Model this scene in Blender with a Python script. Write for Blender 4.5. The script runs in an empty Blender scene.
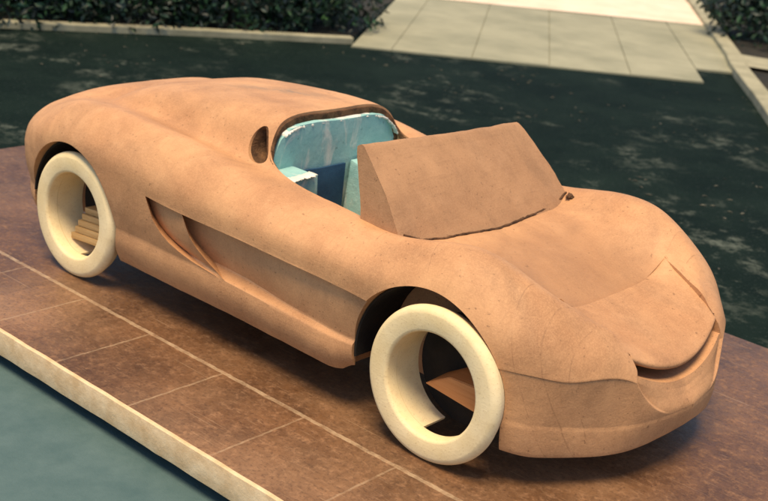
import bpy, bmesh, math, random
import numpy as np
from mathutils import Vector, Matrix, noise

# ---------------------------------------------------------------- set-up
S = 0.5                      # half-scale clay model: 1 modelling unit = 0.5 m
C = bpy.context.scene.collection
scene = bpy.context.scene
rad = math.radians


def props(o, label=None, cat=None, group=None, kind=None):
    if label: o['label'] = label
    if cat: o['category'] = cat
    if group: o['group'] = group
    if kind: o['kind'] = kind
    return o


def finish(me, smooth=True, angle=32):
    if smooth:
        me.shade_smooth()
        me.set_sharp_from_angle(angle=rad(angle))


def obj(name, verts, faces, mat, parent=None, smooth=True, angle=32, scale=True):
    me = bpy.data.meshes.new(name)
    v = np.asarray(verts, dtype=float)
    if scale: v = v * S
    me.from_pydata(v.tolist(), [], [list(map(int, f)) for f in faces])
    me.validate()
    bm = bmesh.new(); bm.from_mesh(me)
    bmesh.ops.recalc_face_normals(bm, faces=bm.faces)
    bm.to_mesh(me); bm.free()
    finish(me, smooth, angle)
    o = bpy.data.objects.new(name, me)
    C.objects.link(o)
    if mat: me.materials.append(mat)
    if parent: o.parent = parent
    return o


def empty(name, loc):
    o = bpy.data.objects.new(name, None)
    C.objects.link(o)
    o.location = Vector(loc) * S
    o.empty_display_size = 0.05
    return o


def bm_obj(name, bm, mat, parent=None, smooth=True, angle=32):
    for v in bm.verts: v.co *= S
    bmesh.ops.recalc_face_normals(bm, faces=bm.faces)
    me = bpy.data.meshes.new(name); bm.to_mesh(me); bm.free()
    finish(me, smooth, angle)
    o = bpy.data.objects.new(name, me); C.objects.link(o)
    if mat: me.materials.append(mat)
    if parent: o.parent = parent
    return o


def bm_box(bm, x0, x1, y0, y1, z0, z1, bevel=0.0, seg=2):
    r = bmesh.ops.create_cube(bm, size=1)
    for v in r['verts']:
        v.co = Vector(((x0 + x1) / 2 + v.co.x * (x1 - x0), (y0 + y1) / 2 + v.co.y * (y1 - y0), (z0 + z1) / 2 + v.co.z * (z1 - z0)))
    if bevel:
        es = list({e for v in r['verts'] for e in v.link_edges})
        bmesh.ops.bevel(bm, geom=es, offset=bevel, segments=seg, affect='EDGES', profile=0.6)
    return r['verts']


def roughen(bm, amp, freq, cuts=0):
    """uneven hand-worked surface"""
    if cuts:
        bmesh.ops.subdivide_edges(bm, edges=bm.edges[:], cuts=cuts, use_grid_fill=True)
    for v in bm.verts:
        n = noise.noise_vector(v.co * freq)
        v.co += n * amp


# ---------------------------------------------------------------- materials
def mat(name):
    m = bpy.data.materials.new(name); m.use_nodes = True
    nt = m.node_tree
    return m, nt, nt.nodes['Principled BSDF']


def N(nt, t, **kw):
    n = nt.nodes.new(t)
    for k, v in kw.items():
        if k in n.inputs: n.inputs[k].default_value = v
        else: setattr(n, k, v)
    return n


def coords(nt, scale=(1, 1, 1), loc=(0, 0, 0), rot=(0, 0, 0), kind='Object'):
    tc = N(nt, 'ShaderNodeTexCoord'); mp = N(nt, 'ShaderNodeMapping')
    mp.inputs['Scale'].default_value = scale; mp.inputs['Location'].default_value = loc; mp.inputs['Rotation'].default_value = rot
    nt.links.new(tc.outputs[kind], mp.inputs['Vector'])
    return mp.outputs['Vector']


def tex(nt, vec, scale, detail=6, rough=0.6, dist=0.0):
    n = N(nt, 'ShaderNodeTexNoise', Scale=scale, Detail=detail, Roughness=rough, Distortion=dist)
    nt.links.new(vec, n.inputs['Vector'])
    return n.outputs['Fac']


def ramp(nt, fac, stops):
    r = N(nt, 'ShaderNodeValToRGB')
    el = r.color_ramp.elements
    while len(el) < len(stops): el.new(0.5)
    for e, (p, c) in zip(el, stops):
        e.position = p
        e.color = (c, c, c, 1) if isinstance(c, (int, float)) else (*c, 1)
    nt.links.new(fac, r.inputs['Fac'])
    return r.outputs['Color']


def mix(nt, fac, a, b, mode='MIX'):
    m = N(nt, 'ShaderNodeMix', data_type='RGBA', blend_type=mode)
    for sock, val in ((m.inputs['Factor'], fac), (m.inputs['A'] if False else m.inputs[6], a), (m.inputs[7], b)):
        if hasattr(val, 'links') or isinstance(val, bpy.types.NodeSocket): nt.links.new(val, sock)
        elif isinstance(val, (int, float)): sock.default_value = val
        else: sock.default_value = (*val, 1)
    return m.outputs[2]


def math_(nt, op, a, b=None, c=None):
    m = N(nt, 'ShaderNodeMath', operation=op)
    for i, v in enumerate((a, b, c)):
        if v is None: continue
        if isinstance(v, bpy.types.NodeSocket): nt.links.new(v, m.inputs[i])
        else: m.inputs[i].default_value = v
    return m.outputs[0]


def bump(nt, bsdf, height, strength=0.3, dist=0.005, chain=None):
    b = N(nt, 'ShaderNodeBump', Strength=strength, Distance=dist)
    nt.links.new(height, b.inputs['Height'])
    if chain is not None: nt.links.new(chain, b.inputs['Normal'])
    nt.links.new(b.outputs['Normal'], bsdf.inputs['Normal'])
    return b.outputs['Normal']


def clay_material(name, a, b, rough=0.62, stain=True):
    m, nt, p = mat(name)
    L = nt.links
    v = coords(nt)
    big = tex(nt, v, 5.0, 5, 0.6)
    col = mix(nt, ramp(nt, big, [(0.35, 0.0), (0.68, 1.0)]), a, b)
    sm = tex(nt, coords(nt, (1, 1.6, 1.3), loc=(.7, .2, .4)), 4.2, 7, 0.62, 0.8)
    col = mix(nt, math_(nt, 'MULTIPLY', ramp(nt, sm, [(0.46, 0.0), (0.70, 1.0)]), 0.50), col, tuple(c * k for c, k in zip(a, (.56, .60, .66))))
    sm2 = tex(nt, coords(nt, (1.3, 1, 1), loc=(2.7, .9, 1.4)), 8.5, 7, 0.66, 0.6)
    col = mix(nt, math_(nt, 'MULTIPLY', ramp(nt, sm2, [(0.52, 0.0), (0.72, 1.0)]), 0.35), col, tuple(min(1, c * k) for c, k in zip(b, (1.14, 1.2, 1.3))))
    # patches scraped a little paler / darker
    mid = tex(nt, v, 22, 6, 0.7, 0.4)
    col = mix(nt, math_(nt, 'MULTIPLY', ramp(nt, mid, [(0.45, 0.0), (0.75, 1.0)]), 0.22), col, tuple(c * 0.55 for c in a))
    # fine grain
    fine = tex(nt, v, 260, 3, 0.7)
    col = mix(nt, math_(nt, 'MULTIPLY', ramp(nt, fine, [(0.42, 0.0), (0.7, 1.0)]), 0.3), col, tuple(min(1, c * 1.25 + .01) for c in b))
    # tool strokes: long thin streaks roughly along the car and across it
    s1 = tex(nt, coords(nt, (5.0, 40, 40), rot=(0, 0.16, 0.35)), 3.0, 5, 0.7)
    col = mix(nt, math_(nt, 'MULTIPLY', ramp(nt, s1, [(0.55, 0.0), (0.75, 1.0)]), 0.16), col, tuple(c * 0.6 for c in a))
    s2 = tex(nt, coords(nt, (60, 4, 10), rot=(0, 0, 0.15)), 2.2, 4, 0.7)
    col = mix(nt, math_(nt, 'MULTIPLY', ramp(nt, s2, [(0.58, 0.0), (0.72, 1.0)]), 0.25), col, tuple(c * 0.62 for c in a))
    # dark pits
    pits = tex(nt, v, 130, 2, 0.5)
    col = mix(nt, math_(nt, 'MULTIPLY', ramp(nt, pits, [(0.66, 0.0), (0.74, 1.0)]), 0.55), col, tuple(c * 0.3 for c in a))
    if stain:
        # grey smear rubbed across the rear deck
        sv = coords(nt, (1 / 0.26, 1 / 0.10, 1 / 0.30), loc=(0, 0, 0))
        tc = N(nt, 'ShaderNodeTexCoord'); mp = N(nt, 'ShaderNodeMapping', vector_type='TEXTURE')
        mp.inputs['Location'].default_value = (-0.93, 0.02, 0.50); mp.inputs['Rotation'].default_value = (0, 0, rad(18))
        mp.inputs['Scale'].default_value = (0.22, 0.05, 0.3)
        L.new(tc.outputs['Object'], mp.inputs['Vector'])
        g = N(nt, 'ShaderNodeVectorMath', operation='LENGTH'); L.new(mp.outputs['Vector'], g.inputs[0])
        fall = ramp(nt, g.outputs['Value'], [(0.2, 1.0), (1.0, 0.0)])
        brk = ramp(nt, tex(nt, coords(nt, (14, 40, 14), rot=(0, 0, 0.3)), 1.6, 6, 0.75), [(0.38, 0.0), (0.6, 1.0)])
        f = math_(nt, 'MULTIPLY', math_(nt, 'MULTIPLY', fall, brk), 0.62)
        col = mix(nt, f, col, (0.17, 0.14, 0.10))
        # darker brown tone with a wavering edge on the hood behind the nose panel
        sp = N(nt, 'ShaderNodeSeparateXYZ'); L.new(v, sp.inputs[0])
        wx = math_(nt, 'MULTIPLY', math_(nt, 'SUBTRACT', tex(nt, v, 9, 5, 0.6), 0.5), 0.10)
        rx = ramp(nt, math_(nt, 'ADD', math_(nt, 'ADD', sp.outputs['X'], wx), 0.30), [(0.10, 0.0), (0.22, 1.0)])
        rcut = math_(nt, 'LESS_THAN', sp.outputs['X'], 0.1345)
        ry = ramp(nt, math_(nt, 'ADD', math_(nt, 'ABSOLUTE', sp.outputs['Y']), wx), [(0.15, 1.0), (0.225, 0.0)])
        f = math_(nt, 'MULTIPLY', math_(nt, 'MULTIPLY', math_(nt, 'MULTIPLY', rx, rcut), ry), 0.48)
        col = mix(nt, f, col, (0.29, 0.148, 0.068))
        # scribed section lines on the front fenders
        for k, (x0, sl_) in enumerate(((.150, .35), (.195, .30), (.235, .22), (-.02, .5))):
            dl = math_(nt, 'ABSOLUTE', math_(nt, 'SUBTRACT', math_(nt, 'ADD', sp.outputs['X'], math_(nt, 'MULTIPLY', sp.outputs['Z'], sl_)), x0 + sl_ * .30))
            ln = math_(nt, 'MULTIPLY', math_(nt, 'LESS_THAN', dl, 0.0009), math_(nt, 'GREATER_THAN', math_(nt, 'ABSOLUTE', sp.outputs['Y']), 0.235))
            col = mix(nt, math_(nt, 'MULTIPLY', math_(nt, 'MULTIPLY', ln, ramp(nt, mid, [(0.40, 0.0), (0.55, 1.0)])), 0.28), col, (0.16, 0.075, 0.035))
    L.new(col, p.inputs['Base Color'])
    p.inputs['Roughness'].default_value = rough
    p.inputs['Specular IOR Level'].default_value = 0.35
    h = math_(nt, 'ADD', math_(nt, 'MULTIPLY', fine, 0.35), math_(nt, 'ADD', math_(nt, 'MULTIPLY', s1, 0.35), math_(nt, 'ADD', mid, math_(nt, 'MULTIPLY', s2, 0.5))))
    bump(nt, p, h, 0.35, 0.004)
    return m


CLAY_A, CLAY_B = (0.43, 0.210, 0.093), (0.60, 0.318, 0.146)
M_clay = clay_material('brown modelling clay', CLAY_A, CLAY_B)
M_screen = clay_material('coarse modelling clay', (0.315, 0.165, 0.080), (0.42, 0.228, 0.112), 0.8, False)


def simple(name, a, b, scale, rough=0.7, bmp=0.3, bscale=None, spec=0.3, dist=0.004, stops=(0.35, 0.7)):
    m, nt, p = mat(name)
    v = coords(nt)
    f = tex(nt, v, scale, 6, 0.65)
    nt.links.new(mix(nt, ramp(nt, f, [(stops[0], 0.0), (stops[1], 1.0)]), a, b), p.inputs['Base Color'])
    p.inputs['Roughness'].default_value = rough
    p.inputs['Specular IOR Level'].default_value = spec
    bump(nt, p, tex(nt, v, bscale or scale * 4, 6, 0.7), bmp, dist)
    return m


def foam_material():
    m, nt, p = mat('cream foam')
    v = coords(nt)
    f = tex(nt, v, 9, 6, 0.65)
    col = mix(nt, ramp(nt, f, [(0.35, 0.0), (0.7, 1.0)]), (0.80, 0.62, 0.33), (0.90, 0.74, 0.45))
    g = tex(nt, v, 26, 7, 0.7, 0.5)
    col = mix(nt, math_(nt, 'MULTIPLY', ramp(nt, g, [(0.54, 0.0), (0.72, 1.0)]), 0.28), col, (0.58, 0.40, 0.20))
    sc = tex(nt, coords(nt, (20, 20, 140), rot=(0, .6, 0)), 1.5, 4, 0.7)
    col = mix(nt, math_(nt, 'MULTIPLY', ramp(nt, sc, [(0.60, 0.0), (0.70, 1.0)]), 0.30), col, (0.52, 0.36, 0.18))
    pk = tex(nt, v, 240, 2, 0.5)
    col = mix(nt, math_(nt, 'MULTIPLY', ramp(nt, pk, [(0.62, 0.0), (0.72, 1.0)]), 0.35), col, (0.45, 0.30, 0.14))
    nt.links.new(col, p.inputs['Base Color'])
    p.inputs['Roughness'].default_value = 0.8
    p.inputs['Specular IOR Level'].default_value = 0.2
    bump(nt, p, math_(nt, 'ADD', pk, math_(nt, 'ADD', g, sc)), 0.12, 0.003)
    return m


M_foamwheel = foam_material()
def teal_material():
    m, nt, p = mat('turquoise foam')
    v = coords(nt)
    f = tex(nt, v, 9, 6, 0.65)
    col = mix(nt, ramp(nt, f, [(0.35, 0.0), (0.7, 1.0)]), (0.22, 0.45, 0.43), (0.36, 0.58, 0.53))
    sm = tex(nt, coords(nt, (5, 7, 3.2), rot=(0.5, 0, 0)), 2.0, 5, 0.6, 1.2)
    col = mix(nt, math_(nt, 'MULTIPLY', ramp(nt, sm, [(0.56, 0.0), (0.66, 1.0)]), 0.75), col, (0.70, 0.70, 0.60))
    pk = tex(nt, v, 55, 3, 0.6)
    col = mix(nt, math_(nt, 'MULTIPLY', ramp(nt, pk, [(0.66, 0.0), (0.74, 1.0)]), 0.6), col, (0.10, 0.15, 0.13))
    nt.links.new(col, p.inputs['Base Color'])
    p.inputs['Roughness'].default_value = 0.85
    bump(nt, p, math_(nt, 'ADD', tex(nt, v, 60, 6, 0.7), sm), 0.5, 0.004)
    return m


M_teal = teal_material()
M_plaster = simple('white plaster', (0.62, 0.60, 0.52), (0.80, 0.76, 0.66), 25, 0.85, 0.6, 60)
M_darkbrown = simple('dark brown clay and shade', (0.05, 0.024, 0.011), (0.22, 0.11, 0.05), 30, 0.9, 1.0, 60, dist=0.01)  # clay scrap and joint, also the painted rim shade and the vent shells
M_navy = simple('dark navy foam', (0.012, 0.045, 0.10), (0.03, 0.09, 0.16), 10, 0.8, 0.3, 60)  # dark navy for the back wall of the cockpit recess
M_black = simple('wheel recess shade', (0.012, 0.010, 0.008), (0.03, 0.022, 0.015), 12, 0.9, 0.3, 60)  # near-black that paints shade into the wheel wells and wheel holes


def wood_material(name, a, b, sc=(2, 40, 40)):
    m, nt, p = mat(name)
    f = tex(nt, coords(nt, sc), 3, 6, 0.65, 0.6)
    nt.links.new(mix(nt, ramp(nt, f, [(0.3, 0.0), (0.7, 1.0)]), a, b), p.inputs['Base Color'])
    p.inputs['Roughness'].default_value = 0.6
    bump(nt, p, f, 0.25, 0.002)
    return m


M_wood = wood_material('pine wood', (0.42, 0.24, 0.085), (0.62, 0.40, 0.17))
M_redwood = wood_material('orange wood', (0.46, 0.16, 0.04), (0.60, 0.25, 0.08))


def board_material():
    m, nt, p = mat('stained marking-out board')
    L = nt.links
    v = coords(nt)
    f1 = tex(nt, v, 5, 8, 0.74, 0.1)
    col = mix(nt, ramp(nt, f1, [(0.32, 0.0), (0.66, 1.0)]), (0.062, 0.026, 0.010), (0.190, 0.088, 0.036))
    f2 = tex(nt, v, 42, 8, 0.78, 0.0)
    col = mix(nt, math_(nt, 'MULTIPLY', ramp(nt, f2, [(0.50, 0.0), (0.72, 1.0)]), 0.60), col, (0.40, 0.205, 0.095))
    glare = tex(nt, coords(nt, (1, 1, 1), loc=(1.9, .6, 0)), 2.0, 5, 0.6)
    col = mix(nt, math_(nt, 'MULTIPLY', ramp(nt, glare, [(0.45, 0.0), (0.70, 1.0)]), 0.45), col, (0.36, 0.205, 0.105))  # broad pale haze: sky glare painted into the board colour
    f4 = tex(nt, v, 110, 5, 0.7)
    col = mix(nt, math_(nt, 'MULTIPLY', ramp(nt, f4, [(0.5, 0.0), (0.68, 1.0)]), 0.55), col, (0.035, 0.014, 0.006))
    f3 = tex(nt, coords(nt, (8, 60, 1), rot=(0, 0, 0.5)), 3, 6, 0.7)
    col = mix(nt, math_(nt, 'MULTIPLY', ramp(nt, f3, [(0.58, 0.0), (0.72, 1.0)]), 0.35), col, (0.50, 0.31, 0.17))
    sp = N(nt, 'ShaderNodeSeparateXYZ'); L.new(v, sp.inputs[0])
    cx = math_(nt, 'FLOOR', math_(nt, 'DIVIDE', math_(nt, 'ADD', sp.outputs['X'], 0.2700 + 0.13), 0.26))
    cy = math_(nt, 'GREATER_THAN', sp.outputs['Y'], -0.4875)
    cmb = N(nt, 'ShaderNodeCombineXYZ'); L.new(math_(nt, 'MULTIPLY', cx, math_(nt, 'SUBTRACT', 1.0, cy)), cmb.inputs[0]); L.new(cy, cmb.inputs[1])
    wn = N(nt, 'ShaderNodeTexWhiteNoise', noise_dimensions='3D'); L.new(cmb.outputs[0], wn.inputs['Vector'])
    hs = N(nt, 'ShaderNodeHueSaturation'); L.new(col, hs.inputs['Color'])
    L.new(math_(nt, 'ADD', math_(nt, 'MULTIPLY', wn.outputs['Value'], 0.45), 0.76), hs.inputs['Value'])
    col = hs.outputs['Color']
    scr = tex(nt, coords(nt, (2.0, 150, 1), rot=(0, 0, 0.9)), 1.4, 3, 0.6)
    col = mix(nt, math_(nt, 'MULTIPLY', ramp(nt, scr, [(0.66, 0.0), (0.72, 1.0)]), 0.4), col, (0.50, 0.33, 0.19))
    # scribed tile lines, half worn away (object coordinates in metres)
    sep = N(nt, 'ShaderNodeSeparateXYZ'); L.new(v, sep.inputs[0])
    X, Y = sep.outputs['X'], sep.outputs['Y']
    wob = math_(nt, 'MULTIPLY', math_(nt, 'SUBTRACT', tex(nt, v, 30, 4, 0.6), 0.5), 0.008)
    fx = math_(nt, 'SUBTRACT', math_(nt, 'WRAP', math_(nt, 'ADD', math_(nt, 'ADD', X, 0.2700), wob), 0.1300, -0.1300), 0.0)
    gx = math_(nt, 'LESS_THAN', math_(nt, 'ABSOLUTE', fx), 0.0028)
    gate = math_(nt, 'LESS_THAN', Y, -0.4875)
    gx = math_(nt, 'MULTIPLY', gx, gate)
    gy = math_(nt, 'LESS_THAN', math_(nt, 'ABSOLUTE', math_(nt, 'ADD', math_(nt, 'ADD', Y, 0.4875), wob)), 0.0058)
    wear = ramp(nt, tex(nt, v, 26, 6, 0.75), [(0.30, 0.05), (0.62, 1.0)])
    lx = math_(nt, 'MULTIPLY', math_(nt, 'MULTIPLY', gx, wear), 0.38)
    ly = math_(nt, 'MULTIPLY', gy, math_(nt, 'ADD', math_(nt, 'MULTIPLY', wear, 0.55), 0.05))
    lines = math_(nt, 'MAXIMUM', lx, ly)
    col = mix(nt, lines, col, (0.52, 0.37, 0.22))
    L.new(col, p.inputs['Base Color'])
    rr = ramp(nt, f2, [(0.3, 0.34), (0.75, 0.62)])
    L.new(rr, p.inputs['Roughness'])
    p.inputs['Specular IOR Level'].default_value = 0.5
    bump(nt, p, math_(nt, 'SUBTRACT', math_(nt, 'ADD', f2, math_(nt, 'MULTIPLY', f1, 1.0)), math_(nt, 'MULTIPLY', math_(nt, 'MAXIMUM', gx, gy), 0.5)), 0.3, 0.004)
    return m


M_board = board_material()
M_edge = simple('cream painted edging', (0.60, 0.40, 0.21), (0.80, 0.60, 0.37), 22, 0.7, 0.4, 80)


def asphalt_material():
    m, nt, p = mat('damp dark asphalt')
    L = nt.links
    v = coords(nt)
    f = tex(nt, v, 1.6, 8, 0.7, 0.3)
    col = mix(nt, ramp(nt, f, [(0.35, 0.0), (0.7, 1.0)]), (0.0025, 0.0075, 0.006), (0.009, 0.018, 0.0135))
    # pale dried / littered blotches
    b1 = tex(nt, coords(nt, (1, 1, 1), loc=(3.1, 1.7, 0)), 1.25, 2, 0.5)
    b2 = tex(nt, coords(nt, (1, 1.0, 1), rot=(0, 0, 0.7)), 5.5, 8, 0.78, 0.0)
    bl = math_(nt, 'MULTIPLY', ramp(nt, b1, [(0.46, 0.0), (0.62, 1.0)]), ramp(nt, b2, [(0.52, 0.0), (0.66, 1.0)]))
    col = mix(nt, math_(nt, 'MULTIPLY', bl, 0.55), col, (0.17, 0.19, 0.15))
    g = tex(nt, v, 90, 4, 0.7)
    col = mix(nt, math_(nt, 'MULTIPLY', ramp(nt, g, [(0.6, 0.0), (0.75, 1.0)]), 0.5), col, (0.10, 0.12, 0.11))
    L.new(col, p.inputs['Base Color'])
    p.inputs['Roughness'].default_value = 0.85
    p.inputs['Specular IOR Level'].default_value = 0.06
    bump(nt, p, math_(nt, 'ADD', g, f), 0.5, 0.006)
    return m


M_asphalt = asphalt_material()
M_pad = simple('blue-grey smooth concrete', (0.052, 0.098, 0.098), (0.090, 0.142, 0.138), 14, 0.75, 0.35, 120, stops=(.25, .8))


def drive_material():
    m, nt, p = mat('pale concrete driveway')
    L = nt.links
    v = coords(nt)
    f = tex(nt, v, 2.2, 7, 0.65)
    col = mix(nt, ramp(nt, f, [(0.3, 0.0), (0.7, 1.0)]), (0.21, 0.205, 0.130), (0.34, 0.32, 0.21))
    L.new(col, p.inputs['Base Color'])
    p.inputs['Roughness'].default_value = 0.85
    bump(nt, p, tex(nt, v, 60, 5, 0.7), 0.3, 0.004)
    return m


M_drive = drive_material()
M_sunlit = simple('sunlit paving tint', (0.70, 0.53, 0.38), (0.82, 0.66, 0.50), 4, 0.8, 0.2, 60)  # sunlight painted in as a paler, warmer paving colour
M_kerb = simple('weathered kerb stone', (0.24, 0.225, 0.145), (0.40, 0.365, 0.24), 5, 0.85, 0.4, 50)
M_soil = simple('dark soil', (0.012, 0.012, 0.009), (0.035, 0.03, 0.02), 8, 0.95, 0.8, 40)


def leaf_material():
    m, nt, p = mat('dark green leaves')
    oi = N(nt, 'ShaderNodeNewGeometry')
    col = ramp(nt, oi.outputs['Random Per Island'], [(0.0, (0.003, 0.010, 0.007)), (0.55, (0.006, 0.024, 0.014)), (0.85, (0.014, 0.055, 0.022)), (1.0, (0.045, 0.12, 0.035))])
    nt.links.new(col, p.inputs['Base Color'])
    p.inputs['Roughness'].default_value = 0.5
    return m


M_leaf = leaf_material()
M_bark = simple('grey brown bark', (0.04, 0.03, 0.02), (0.09, 0.07, 0.05), 20, 0.9, 0.8, 50)


# ---------------------------------------------------------------- spline matrices
def spline_matrix(t, s):
    """natural cubic spline through knots t, evaluated at s, as a matrix"""
    n = len(t); h = np.diff(t)
    A = np.zeros((n, n)); B = np.zeros((n, n))
    A[0, 0] = A[-1, -1] = 1
    for i in range(1, n - 1):
        A[i, i - 1] = h[i - 1]; A[i, i] = 2 * (h[i - 1] + h[i]); A[i, i + 1] = h[i]
        B[i, i - 1] = 6 / h[i - 1]; B[i, i] = -6 / h[i - 1] - 6 / h[i]; B[i, i + 1] = 6 / h[i]
    Mx = np.linalg.solve(A, B)
    W = np.zeros((len(s), n))
    for k, x in enumerate(s):
        i = min(max(np.searchsorted(t, x) - 1, 0), n - 2)
        a = (t[i + 1] - x) / h[i]; b = 1 - a
        W[k, i] += a; W[k, i + 1] += b
        W[k] += ((a ** 3 - a) * Mx[i] + (b ** 3 - b) * Mx[i + 1]) * h[i] ** 2 / 6
    return W


def interp(x, xs, ys):
    return np.interp(x, xs, ys)


def sstep(a, b, x):
    t = np.clip((np.asarray(x) - a) / (b - a), 0, 1)
    return t * t * (3 - 2 * t)


# ---------------------------------------------------------------- body loft
# each rib: v, then B (sill bottom), L (lower line), K (belt crease), S (shoulder), F1, F2 (fender top), I (valley), M, C (centre line)
def mid(v, B, L, K, S_, F1, F2, I, M_, C_, dx=(0,) * 9):
    return v, [(v + d, y, z) for d, (y, z) in zip(dx, (B, L, K, S_, F1, F2, I, M_, (0, C_)))]


RIBS = [
    (-3.16, [(-3.10, 0, .25), (-3.14, 0, .37), (-3.17, 0, .56), (-3.16, 0, .66), (-3.13, 0, .71), (-3.10, 0, .75), (-3.05, 0, .79), (-2.97, 0, .83), (-2.88, 0, .865)]),
    (-3.08, [(-3.06, .42, .25), (-3.10, .43, .37), (-3.13, .44, .56), (-3.12, .44, .66), (-3.09, .42, .725), (-3.04, .40, .77), (-2.98, .35, .815), (-2.88, .24, .86), (-2.77, 0, .895)]),
    (-2.92, [(-2.90, .73, .22), (-2.94, .75, .37), (-2.97, .77, .58), (-2.945, .755, .68), (-2.88, .69, .77), (-2.81, .60, .825), (-2.75, .49, .842), (-2.70, .34, .875), (-2.63, 0, .925)]),
    mid(-2.62, (.79, .21), (.82, .37), (.865, .61), (.86, .71), (.80, .80), (.68, .868), (.535, .858), (.41, .895), .945, (0, 0, 0, 0, 0, 0, .03, .06, .10)),
    mid(-2.40, (.80, .20), (.84, .37), (.875, .64), (.868, .73), (.80, .825), (.68, .892), (.54, .872), (.42, .935), .98, (0, 0, 0, 0, 0, 0, 0, .02, .04)),
    mid(-2.00, (.81, .19), (.845, .37), (.875, .632), (.865, .72), (.80, .82), (.68, .890), (.535, .862), (.425, .968), 1.022),
    mid(-1.60, (.81, .19), (.845, .37), (.872, .603), (.862, .70), (.795, .80), (.68, .862), (.535, .835), (.42, .983), 1.045),
    mid(-1.38, (.81, .19), (.845, .365), (.870, .600), (.858, .695), (.79, .785), (.68, .832), (.535, .826), (.41, .978), 1.03),
    mid(-1.10, (.81, .19), (.845, .355), (.870, .598), (.857, .69), (.785, .765), (.68, .805), (.56, .812), (.36, .90), .92),
    mid(-0.80, (.81, .185), (.842, .338), (.868, .590), (.855, .685), (.78, .755), (.68, .795), (.55, .797), (.30, .80), .79),
    mid(-0.50, (.81, .18), (.840, .325), (.867, .583), (.855, .68), (.785, .75), (.69, .798), (.56, .775), (.30, .765), .755),
    mid(-0.25, (.805, .17), (.835, .318), (.866, .565), (.856, .68), (.79, .77), (.69, .84), (.54, .778), (.28, .738), .724),
    mid(0.00, (.80, .165), (.83, .312), (.860, .540), (.848, .67), (.775, .795), (.64, .868), (.48, .790), (.26, .695), .684),
    mid(0.20, (.79, .165), (.82, .307), (.838, .510), (.818, .63), (.74, .74), (.61, .806), (.46, .732), (.25, .632), .630),
    (0.35, [(.385, .725, .15), (.387, .737, .29), (.40, .735, .50), (.40, .710, .585), (.39, .645, .662), (.37, .54, .712), (.34, .44, .696), (.33, .24, .608), (.33, 0, .60)]),
    (0.47, [(.505, .585, .145), (.510, .588, .28), (.525, .60, .49), (.51, .578, .552), (.49, .53, .608), (.46, .47, .645), (.43, .40, .655), (.42, .22, .57), (.42, 0, .57)]),
    (0.57, [(.612, .415, .145), (.620, .416, .275), (.625, .42, .485), (.61, .40, .525), (.585, .38, .56), (.55, .36, .585), (.52, .34, .604), (.51, .20, .54), (.51, 0, .535)]),
    (0.64, [(.674, .24, .165), (.696, .24, .288), (.684, .238, .405), (.655, .230, .452), (.630, .21, .470), (.60, .20, .485), (.57, .17, .495), (.55, .10, .49), (.54, 0, .485)]),
    (0.70, [(.706, 0, .19), (.732, 0, .292), (.706, 0, .365), (.676, 0, .402), (.64, 0, .424), (.61, 0, .44), (.59, 0, .45), (.57, 0, .455), (.55, 0, .46)]),
]
P = np.array([r[1] for r in RIBS], float)            # nrib x 9 x 3
V = np.array([r[0] for r in RIBS])

# across: B-L linear-ish, L-K, K..C natural cubic mirrored over the centre line
mean = np.linalg.norm(np.diff(P[3:15], axis=1), axis=2).mean(0)
tk = np.concatenate([[0], np.cumsum(mean[2:])])          # K..C
tkm = np.concatenate([tk, 2 * tk[-1] - tk[-2::-1]])
sk = np.linspace(0, tk[-1], 96)
Wm = spline_matrix(tkm, sk)
nk = len(tk)
Wk = Wm[:, :nk].copy()
Wk_y = Wk.copy()
for j in range(1, nk):                                   # mirrored knots: x,z same, y negated
    Wk[:, nk - 1 - j] += Wm[:, nk - 1 + j]
    Wk_y[:, nk - 1 - j] -= Wm[:, nk - 1 + j]
nBL, nLK = 14, 44
tBL = np.linspace(0, 1, nBL + 1)
tLK = np.linspace(0, 1, nLK + 1)
# a tight pair of rows under the belt crease and above the ledge
tLK = np.sort(np.concatenate([tLK, [0.992, 0.03, 0.055, 0.08]]))
# columns
uE1, uE2 = -1.62, -1.42
us = np.concatenate([np.linspace(-3.16, uE1 - .002, 190), np.linspace(uE1 + .002, uE2 - .002, 34), np.linspace(uE2 + .002, 0.20, 210), np.linspace(0.20, 0.55, 70)[1:], np.linspace(0.55, 0.70, 150)[1:]])
us = np.unique(us)
E1z = np.array([0.0, .06, .13, .24, .38, .57, 1.0]); E1x = np.array([-1.28, -1.46, -1.545, -1.625, -1.685, -1.735, -1.80])
E2x_t = np.array([0.0, .10, .22, .40, .57, 1.0]); E2x = np.array([-1.235, -1.30, -1.36, -1.43, -1.475, -1.54])


def col_v(t):
    e1 = interp(t, E1z, E1x); e2 = max(interp(t, E2x_t, E2x), e1 + .012)
    return np.interp(us, [-3.16, -2.45, uE1 - .002, uE1 + .002, uE2 - .002, uE2 + .002, -0.30, 0.70],
                     [-3.16, -2.45, e1 - .002, e1 + .002, e2 - .002, e2 + .002, -0.30, 0.70])


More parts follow.
